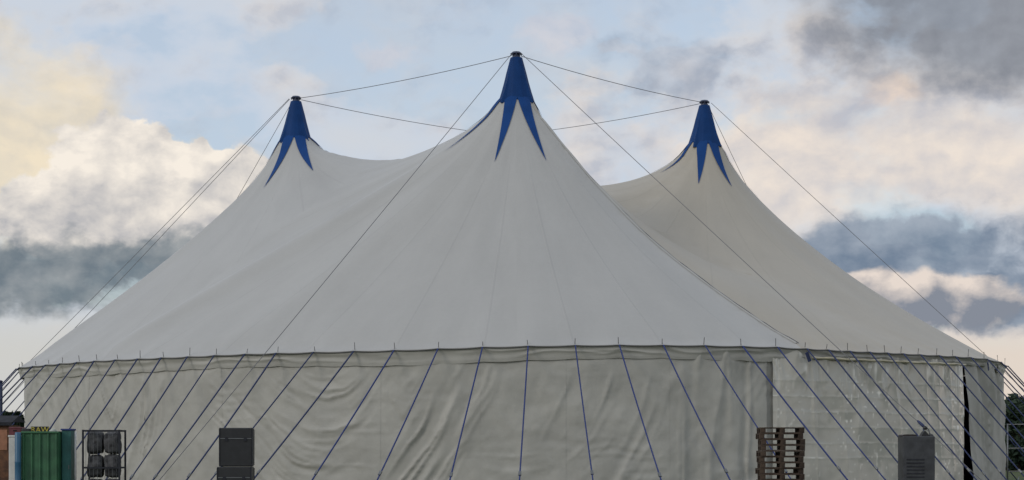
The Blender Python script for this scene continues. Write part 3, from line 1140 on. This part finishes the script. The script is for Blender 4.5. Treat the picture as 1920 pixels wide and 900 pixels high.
ordn = ['topmost', 'second from the top', 'third from the top', 'fourth from the top', 'fifth from the top', 'sixth from the top', 'seventh from the top',
        'eighth from the top', 'ninth from the top', 'fourth from the ground', 'third from the ground', 'second from the ground', 'lowest']
p0 = None
NPAL = 14
for i in range(NPAL):
    z = i * 0.16
    lab = 'dark weathered wooden pallet, %s of the stack before the clear wall' % (
        ['topmost', 'second from top', 'third from top', 'fourth from top', 'fifth from top', 'sixth from top', 'seventh from top', 'eighth from top',
         'ninth from top', 'tenth from top', 'fourth from ground', 'third from ground', 'second from ground', 'lowest'][NPAL - 1 - i])
    p = make_pallet(lab, pal_c.x + random.uniform(-0.03, 0.03), Yp + random.uniform(-0.03, 0.03), z, R(random.uniform(-2.5, 2.5)), p0)
    p0 = p0 or p

# ------------------------------------------------------------------ black cases, left of centre
Yc = 53.0
cc = at(444, 802, Yc)


def flight_case(label, x, y, z, sx, sy, sz, rz):
    t = thing('flight_case', label, 'case', (x, y, z), rz, 'stacked black cases')
    bm = bmesh.new()
    box(bm, 0, 0, sz / 2, sx - 0.02, sy - 0.02, sz - 0.01, 0.03)
    bm_obj('body', bm, 'black', t)
    bm = bmesh.new()
    for ex in (-1, 1):
        for ey in (-1, 1):
            box(bm, ex * (sx / 2 - 0.012), ey * (sy / 2 - 0.012), sz / 2, 0.03, 0.03, sz - 0.09)
    bm_obj('edge_trim', bm, 'felt', t)
    box_obj('lid_joint', (0, -sy / 2 + 0.002, sz * 0.72), (sx - 0.08, 0.02, 0.02), 'steel', t)
    for ex in (-0.28, 0.28):
        box_obj('latch', (ex * sx, -sy / 2 - 0.004, sz * 0.70), (0.09, 0.02, 0.11), 'felt', t, 0.005)
    for ex in (-1, 1):
        for ez in (0, 1):
            bm = bmesh.new()
            bmesh.ops.create_uvsphere(bm, u_segments=8, v_segments=6, radius=0.035, matrix=Matrix.Translation((ex * (sx / 2 - 0.03), -sy / 2 + 0.03, 0.035 + ez * (sz - 0.075))))
            bm_obj('corner_ball', bm, 'felt', t, True)
    return t


hz = cc.z / 2
flight_case('black flight case on top of another, left of the tent centre', cc.x, Yc, hz, 0.97, 0.7, hz, R(4))
flight_case('black flight case under the upper one, left of the tent centre', cc.x - 0.03, Yc, 0, 1.0, 0.75, hz, R(1))

# ------------------------------------------------------------------ clutter at the left end of the tent
Yl = 53.0


def lx(px, Y=Yl):
    return (px - 960) * Y / F


def lz(py, Y=Yl):
    return HC + (HY - py) * Y / F


# wire-mesh cage of sacks
xa, xb, zt = lx(160), lx(231), lz(806)
cage = thing('mesh_cage', 'dark steel mesh cage of sacks beside the green container', 'cage', ((xa + xb) / 2, Yl, 0))
wd = xb - xa
for ex in (-1, 1):
    for ey in (-1, 1):
        box_obj('corner_post', (ex * (wd / 2 - 0.025), ey * 0.4, zt / 2), (0.05, 0.05, zt), 'felt', cage)
for zz_ in (0.12, zt * 0.5, zt - 0.03):
    for ey in (-1, 1):
        box_obj('rail', (0, ey * 0.4, zz_), (wd - 0.1, 0.04, 0.05), 'felt', cage)
    for ex in (-1, 1):
        box_obj('rail', (ex * (wd / 2 - 0.025), 0, zz_), (0.04, 0.75, 0.05), 'felt', cage)
for i in range(1, 10):
    v, f_ = tube([(-wd / 2 + wd * i / 10, -0.405, 0.1), (-wd / 2 + wd * i / 10, -0.405, zt - 0.03)], 0.006, 4)
    mesh_obj('bar', v, f_, 'steel', cage)
box_obj('base', (0, 0, 0.1), (wd - 0.06, 0.76, 0.04), 'wood', cage)


def sack(name, label, x, y, z, sx, sy, sz, seed, mat='bag'):
    bm = bmesh.new()
    bmesh.ops.create_icosphere(bm, subdivisions=4, radius=1.0)
    for v in bm.verts:
        n = float(fbm(np.array([v.co.x * 2 + seed]), np.array([v.co.z * 2 + v.co.y * 1.3]), seed, 3)[0])
        q = v.co.normalized()
        k = 1 / max(abs(q.x), abs(q.y), abs(q.z)) ** 0.55
        q = q * k * (1 + 0.10 * n)
        v.co = Vector((x + q.x * sx * 0.5, y + q.y * sy * 0.5, z + sz * 0.5 + max(-0.5, q.z * 0.5) * sz))
    return tag(bm_obj(name, bm, mat, None, True), label, 'sack', 'sacks in the mesh cage')


cxm = (xa + xb) / 2
hs = (zt - 0.14) / 3
pos = ['in the top row', 'in the middle row', 'in the bottom row']
for r_i in range(3):
    for c_i in range(2):
        sack('sack', 'dark grey lumpy sack %s of the mesh cage, %s side' % (pos[2 - r_i], ['left', 'right'][c_i]),
             cxm + (c_i - 0.5) * wd * 0.44, Yl, 0.12 + r_i * hs, wd * 0.42, 0.62, hs * 0.98, 11 + r_i * 3 + c_i)

# green container with its load
xa, xb, zt = lx(50), lx(118), lz(809)
gc = thing('green_container', 'green ribbed metal container standing before the left end of the tent', 'container', ((xa + xb) / 2, Yl, 0))
wd = xb - xa
bm = bmesh.new()
for (cx_, cy_, sx_, sy_) in ((0, -0.5, wd, 0.05), (0, 0.5, wd, 0.05), (-wd / 2 + 0.025, 0, 0.05, 0.95), (wd / 2 - 0.025, 0, 0.05, 0.95)):
    box(bm, cx_, cy_, zt / 2, sx_, sy_, zt)
box(bm, 0, 0, 0.1, wd - 0.1, 0.95, 0.06)
bm_obj('shell', bm, 'green', gc)
for i in range(5):
    box_obj('rib', (-wd / 2 + 0.06 + (wd - 0.12) * i / 4, -0.55, zt / 2 - 0.02), (0.05, 0.05, zt - 0.1), 'green', gc, 0.008)
box_obj('rim', (0, -0.555, zt - 0.03), (wd + 0.03, 0.06, 0.055), 'green', gc, 0.01)
box_obj('deck', (0, 0, zt - 0.10), (wd - 0.1, 0.95, 0.04), 'wood', gc)

# sign board with yellow letters, lying in the container's load
zs0, zs1 = zt - 0.075, lz(800)
sb = thing('sign_board', 'dark board with yellow letters standing on the green container', 'sign', (lx(81), Yl - 0.35, zs0), R(2))
box_obj('board', (0, 0, (zs1 - zs0) / 2), (0.52, 0.03, zs1 - zs0), 'felt', sb, 0.004)
cu_ = bpy.data.curves.new('lettering', 'FONT')
cu_.body = 'RAW'
cu_.size = 0.22
cu_.align_x = 'CENTER'
cu_.extrude = 0.004
cu_.space_character = 1.05
to = bpy.data.objects.new('lettering_tmp', cu_)
C.objects.link(to)
bpy.context.view_layer.update()
me = bpy.data.meshes.new_from_object(to.evaluated_get(bpy.context.evaluated_depsgraph_get()))
bpy.data.objects.remove(to)
me.materials.clear()
me.materials.append(M['yellow'])
lt = bpy.data.objects.new('lettering', me)
C.objects.link(lt)
lt.parent = sb
lt.location = (0, -0.022, (zs1 - zs0) - 0.165)
lt.rotation_euler = (R(90), 0, 0)

# small load items
bm = bmesh.new()
box(bm, 0, 0, 0.08, 0.22, 0.3, 0.16, 0.02)
o = bm_obj('tool_box', bm, 'black', None)
o.location = (lx(56), Yl - 0.3, zt - 0.079)
tag(o, 'small black box on the green container, left of the yellow letters', 'box')
bm = bmesh.new()
bmesh.ops.create_icosphere(bm, subdivisions=3, radius=1.0)
for v in bm.verts:
    n = float(fbm(np.array([v.co.x * 2.2]), np.array([v.co.z * 2.2 + v.co.y]), 31, 3)[0])
    v.co = Vector((v.co.x * 0.12, v.co.y * 0.16, max(v.co.z, -0.7) * 0.09)) * (1 + 0.14 * n)
o = bm_obj('cloth_bundle', bm, 'pale', None, True)
o.location = (lx(105), Yl - 0.3, zt - 0.017)
tag(o, 'pale cloth bundle on the green container, right of the yellow letters', 'bundle')

# teal locker with a navy lid and a white post beside it
xa, xb = lx(119.5), lx(137)
tz = lz(804)
lk = thing('locker', 'teal locker with navy lid right of the green container', 'locker', ((xa + xb) / 2, Yl, 0))
wd = xb - xa
box_obj('body', (0, 0, (tz - 0.05) / 2), (wd, 0.5, tz - 0.05), 'teal', lk, 0.01)
box_obj('lid', (0, -0.01, tz - 0.024), (wd + 0.05, 0.55, 0.048), 'strap', lk, 0.008)
box_obj('door', (0, -0.258, tz * 0.45), (wd - 0.06, 0.014, tz * 0.7), 'teal', lk, 0.004)
box_obj('handle', (wd * 0.3, -0.275, tz * 0.5), (0.02, 0.02, 0.12), 'steel', lk)
ps = thing('barrier_post', 'white post between the teal locker and the mesh cage', 'post', (lx(143), Yl - 0.1, 0))
tube_obj('shaft', [(0, 0, 0.03), (0, 0, lz(809))], 0.03, 'white', ps, 10)
tube_obj('foot', [(0, 0, 0), (0, 0, 0.03)], 0.14, 'black', ps, 14)

# maroon crate on white bin, blue drum
wbz = lz(816)
wb = thing('white_bin', 'white plastic bin under the maroon crate', 'bin', (lx(32), Yl, 0))
box_obj('body', (0, 0, wbz / 2 - 0.03), (0.36, 0.5, wbz - 0.06), 'white', wb, 0.03)
box_obj('rim', (0, 0, wbz - 0.03), (0.39, 0.53, 0.058), 'white', wb, 0.012)
cr_h = lz(801) - wbz
mc = thing('maroon_crate', 'maroon plastic crate on top of the white bin at the far left', 'crate', (lx(32), Yl, wbz + 0.001))
box_obj('body', (0, 0, cr_h / 2), (0.34, 0.44, cr_h), 'maroon', mc, 0.015)
box_obj('rim', (0, 0, cr_h - 0.025), (0.365, 0.465, 0.045), 'maroon', mc, 0.01)
box_obj('hand_hole', (0, -0.223, cr_h * 0.55), (0.11, 0.01, 0.035), 'dark', mc)
bm = bmesh.new()
prof = [(0.0, 0.0), (0.085, 0.0), (0.09, 0.02), (0.088, 0.6), (0.094, 0.62), (0.088, 0.64), (0.088, 1.25), (0.094, 1.27), (0.088, 1.29), (0.088, lz(811) - 0.03), (0.07, lz(811)), (0.0, lz(811))]
rows = []
for (r, z) in prof:
    rows.append([bm.verts.new((r * math.cos(2 * math.pi * j / 20), r * math.sin(2 * math.pi * j / 20), z)) for j in range(20)])
for i in range(len(rows) - 1):
    for j in range(20):
        bm.faces.new((rows[i][j], rows[i][(j + 1) % 20], rows[i + 1][(j + 1) % 20], rows[i + 1][j]))
bmesh.ops.remove_doubles(bm, verts=bm.verts, dist=1e-5)
o = bm_obj('tall_drum', bm, 'drum', None, True)
o.location = (lx(45.5), Yl - 0.68, 0)
tag(o, 'slim blue drum between the maroon crate and the green container', 'drum')

# brown wooden kiosk at the left border
Yk = 55.0
xr = lx(19, Yk)
kz = lz(797, Yk)
ks = thing('wooden_kiosk', 'brown wooden kiosk with orange panel and dark roof at the left border', 'kiosk', (xr - 1.2, Yk, 0))
box_obj('body', (0, 0.6, kz / 2), (2.36, 1.2, kz), 'brown', ks)
for i in range(8):
    o = box_obj('wall_board', (-1.18 + 0.147 + i * 0.294, -0.012, kz / 2 - 0.02), (0.284, 0.022, kz - 0.05), 'brown', ks, 0.004)
box_obj('panel', (1.0, -0.034, kz - 0.45), (0.24, 0.018, 0.62), 'orange', ks, 0.004)
box_obj('fascia', (0, -0.13, kz + 0.035), (2.56, 0.03, 0.10), 'felt', ks)
bm = bmesh.new()
vs = [bm.verts.new(p) for p in ((-1.3, -0.14, kz + 0.086), (1.3, -0.14, kz + 0.086), (1.3, 1.4, kz + 0.10), (-1.3, 1.4, kz + 0.10),
                                (-1.3, 0.63, kz + 0.30), (1.3, 0.63, kz + 0.30))]
for f_ in ((0, 1, 5, 4), (4, 5, 2, 3), (0, 4, 3), (1, 2, 5), (3, 2, 1, 0)):
    bm.faces.new([vs[q] for q in f_])
bm_obj('roof', bm, 'felt', ks)

# navy post at the left edge of the view
Yn = 74.0
nz_ = lz(716, Yn)
nv_ = thing('navy_post', 'tall dark navy post at the left border beside the tent ropes', 'post', (lx(1, Yn), Yn, 0))
tube_obj('shaft', [(0, 0, 0), (0, 0, nz_)], [0.085, 0.085], 'crown', nv_, 12)
tube_obj('cap', [(0, 0, nz_), (0, 0, nz_ + 0.03), (0, 0, nz_ + 0.07)], [0.10, 0.10, 0.03], 'crown', nv_, 12)

# ------------------------------------------------------------------ grey machine before the clear wall
Ym = 52.0
mx0, mx1 = lx(1688, Ym), lx(1748, Ym)
mz = lz(818, Ym)
mch = thing('generator_trailer', 'grey machine with dark rounded cover and black lamp before the clear wall', 'machine', ((mx0 + mx1) / 2, Ym, 0))
wm = mx1 - mx0
box_obj('cabinet', (0, 0, 0.45 + (mz - 0.45) / 2), (wm, 0.7, mz - 0.45), 'cabinet', mch, 0.03)
for i in range(6):
    box_obj('louvre', (-0.1, -0.356, 0.85 + i * 0.10), (wm * 0.55, 0.02, 0.035), 'felt', mch)
bm = bmesh.new()
n = 14
dome = []
for i in range(n + 1):
    a = math.pi * i / n
    q = (math.copysign(abs(math.cos(a)) ** 0.5, math.cos(a)) * 0.21, math.sin(a) ** 0.6 * 0.055)
    dome.append([bm.verts.new((-0.25 + q[0], yy, mz - 0.002 + q[1])) for yy in (-0.3, 0.3)])
for i in range(n):
    bm.faces.new((dome[i][0], dome[i + 1][0], dome[i + 1][1], dome[i][1]))
bm.faces.new([d_[0] for d_ in dome][::-1]); bm.faces.new([d_[1] for d_ in dome])
bmesh.ops.recalc_face_normals(bm, faces=bm.faces)
bm_obj('cover', bm, 'rubber', mch)
lxm = lx(1732, Ym) - (mx0 + mx1) / 2
bm = bmesh.new()
vs = [bm.verts.new(p) for p in ((lxm - 0.12, -0.2, mz), (lxm + 0.11, -0.2, mz), (lxm + 0.09, -0.2, mz + 0.06), (lxm, -0.2, mz + 0.155), (lxm - 0.03, -0.2, mz + 0.14))]
g = bmesh.ops.extrude_face_region(bm, geom=[bm.faces.new(vs)])
bmesh.ops.translate(bm, vec=(0, 0.3, 0), verts=[e for e in g['geom'] if isinstance(e, bmesh.types.BMVert)])
bmesh.ops.recalc_face_normals(bm, faces=bm.faces)
bm_obj('bracket', bm, 'black', mch)
lamp = tube_obj('lamp', [(lxm, -0.22, mz + 0.235), (lxm, -0.10, mz + 0.235), (lxm, 0.0, mz + 0.235)], [0.055, 0.05, 0.02], 'black', mch, 12)
tube_obj('lamp_stem', [(lxm, -0.06, mz + 0.14), (lxm, -0.06, mz + 0.20)], 0.012, 'grey', mch)
tube_obj('hoop', [(lxm + 0.02 + 0.13 * math.sin(a), -0.05, mz + 0.10 + 0.15 * math.cos(a)) for a in [R(q) for q in range(0, 130, 12)]], 0.014, 'grey', mch, 6)
bm = bmesh.new()
bmesh.ops.create_uvsphere(bm, u_segments=14, v_segments=8, radius=0.09, matrix=Matrix.Translation((lx(1744, Ym) - (mx0 + mx1) / 2, -0.1, mz - 0.02)))
bm_obj('fuel_cap', bm, 'black', mch, True)
for ex in (-1, 1):
    tw = tube_obj('wheel', [(ex * (wm / 2 + 0.02), 0, 0.32), (ex * (wm / 2 + 0.19), 0, 0.32)], 0.32, 'rubber', mch, 20)
    tube_obj('hub', [(ex * (wm / 2 + 0.185), 0, 0.32), (ex * (wm / 2 + 0.20), 0, 0.32)], 0.14, 'grey', tw, 12)
tube_obj('axle', [(-wm / 2 - 0.02, 0, 0.32), (wm / 2 + 0.02, 0, 0.32)], 0.04, 'felt', mch, 8)
box_obj('chassis', (0, 0, 0.41), (wm * 0.9, 0.66, 0.078), 'felt', mch)

# ------------------------------------------------------------------ rail fence and trees beyond the right end
Yf = 66.0
fx0 = lx(1889, Yf)
fz = lz(796, Yf)
fe = thing('rail_fence', 'tall grey rail fence in front of the dark trees at right', 'fence', (fx0, Yf, 0))
for i in range(4):
    tube_obj('post', [(i * 1.6, 0, 0), (i * 1.6, 0, fz + 0.03)], 0.03, 'steel', fe, 8)
for zz_ in (fz, fz * 0.66, fz * 0.33):
    tube_obj('rail', [(0, 0, zz_), (4.8, 0, zz_ + 0.08)], 0.022, 'steel', fe, 6)


def tree(label, x, y, h, rad, seed, conifer=False, group='trees beyond the tent'):
    rd = random.Random(seed)
    t = thing('conifer_tree' if conifer else 'broadleaf_tree', label, 'tree', (x, y, 0), rd.uniform(0, 6), group)
    V, Fc = tube([(0, 0, -0.1), (0.05, 0, h * 0.4), (0.0, 0.08, h * 0.75), (0, 0, h * 0.97)], [h * 0.028, h * 0.02, h * 0.012, 0.02], 8)
    for q in range(9):
        zb = h * (0.25 + 0.06 * q)
        a = rd.uniform(0, 6.28)
        L = rad * rd.uniform(0.5, 0.85) * (1 - 0.5 * q / 9)
        v2, f2 = tube([(0, 0, zb), (L * 0.5 * math.cos(a), L * 0.5 * math.sin(a), zb + L * 0.3), (L * math.cos(a), L * math.sin(a), zb + L * 0.5)],
                      [h * 0.010, h * 0.006, 0.01], 5)
        n0 = len(V)
        V += v2
        Fc += [tuple(k_ + n0 for k_ in f_) for f_ in f2]
    mesh_obj('trunk', V, Fc, 'bark', t, True)
    V, Fc = [], []
    lumps = []
    for q in range(26):
        zf = rd.uniform(0.12, 0.97)
        rmax = rad * ((1.02 - zf) ** 0.9 if conifer else math.sqrt(max(0.04, 1 - ((zf - 0.5) / 0.52) ** 2)))
        a = rd.uniform(0, 6.28)
        rr_ = rmax * rd.uniform(0.3, 0.85)
        lumps.append((rr_ * math.cos(a), rr_ * math.sin(a), h * zf, max(0.25, rmax * rd.uniform(0.3, 0.55))))
    for (lx_, ly_, lz_, lr) in lumps:
        for q in range(int(150)):
            d = Vector((rd.gauss(0, 1), rd.gauss(0, 1), rd.gauss(0, 0.8))).normalized() * lr * rd.uniform(0.55, 1.08)
            p = Vector((lx_, ly_, lz_)) + d
            u = Vector((rd.gauss(0, 1), rd.gauss(0, 1), rd.gauss(0, 1))).normalized()
            v = u.orthogonal().normalized()
            s_ = rd.uniform(0.18, 0.36)
            n0 = len(V)
            V += [p - u * s_, p + v * s_ * 0.5, p + u * s_, p - v * s_ * 0.5]
            Fc.append((n0, n0 + 1, n0 + 2, n0 + 3))
    mesh_obj('crown', V, Fc, 'leaf', t)
    return t


def tx(px, Y):
    return (px - 960) * Y / F


Yt = 150.0
tree('dark broadleaf tree nearest the right end of the tent', tx(1886, Yt), Yt, 1.05 * lz(748, Yt) - 0.2, 2.4, 1)
tree('dark broadleaf tree behind the rail fence, second from the tent', tx(1910, 146), 146, lz(752, 146), 2.3, 2)
tree('dark broadleaf tree at the right border', tx(1945, 152), 152, lz(742, 152), 2.6, 3)
tree('low dark bush-like tree filling the gap behind the rail fence', tx(1897, 158), 158, lz(768, 158), 2.8, 4)
tree('dark broadleaf tree past the left kiosk', tx(8, 130), 130, lz(776, 130), 2.0, 5)
tree('dark conifer at the left border behind the kiosk', tx(-18, 134), 134, lz(764, 134), 2.2, 6, True)

# ------------------------------------------------------------------ render settings
S.render.engine = 'CYCLES'
S.cycles.use_denoising = True
S.cycles.max_bounces = 6
S.render.film_transparent = False
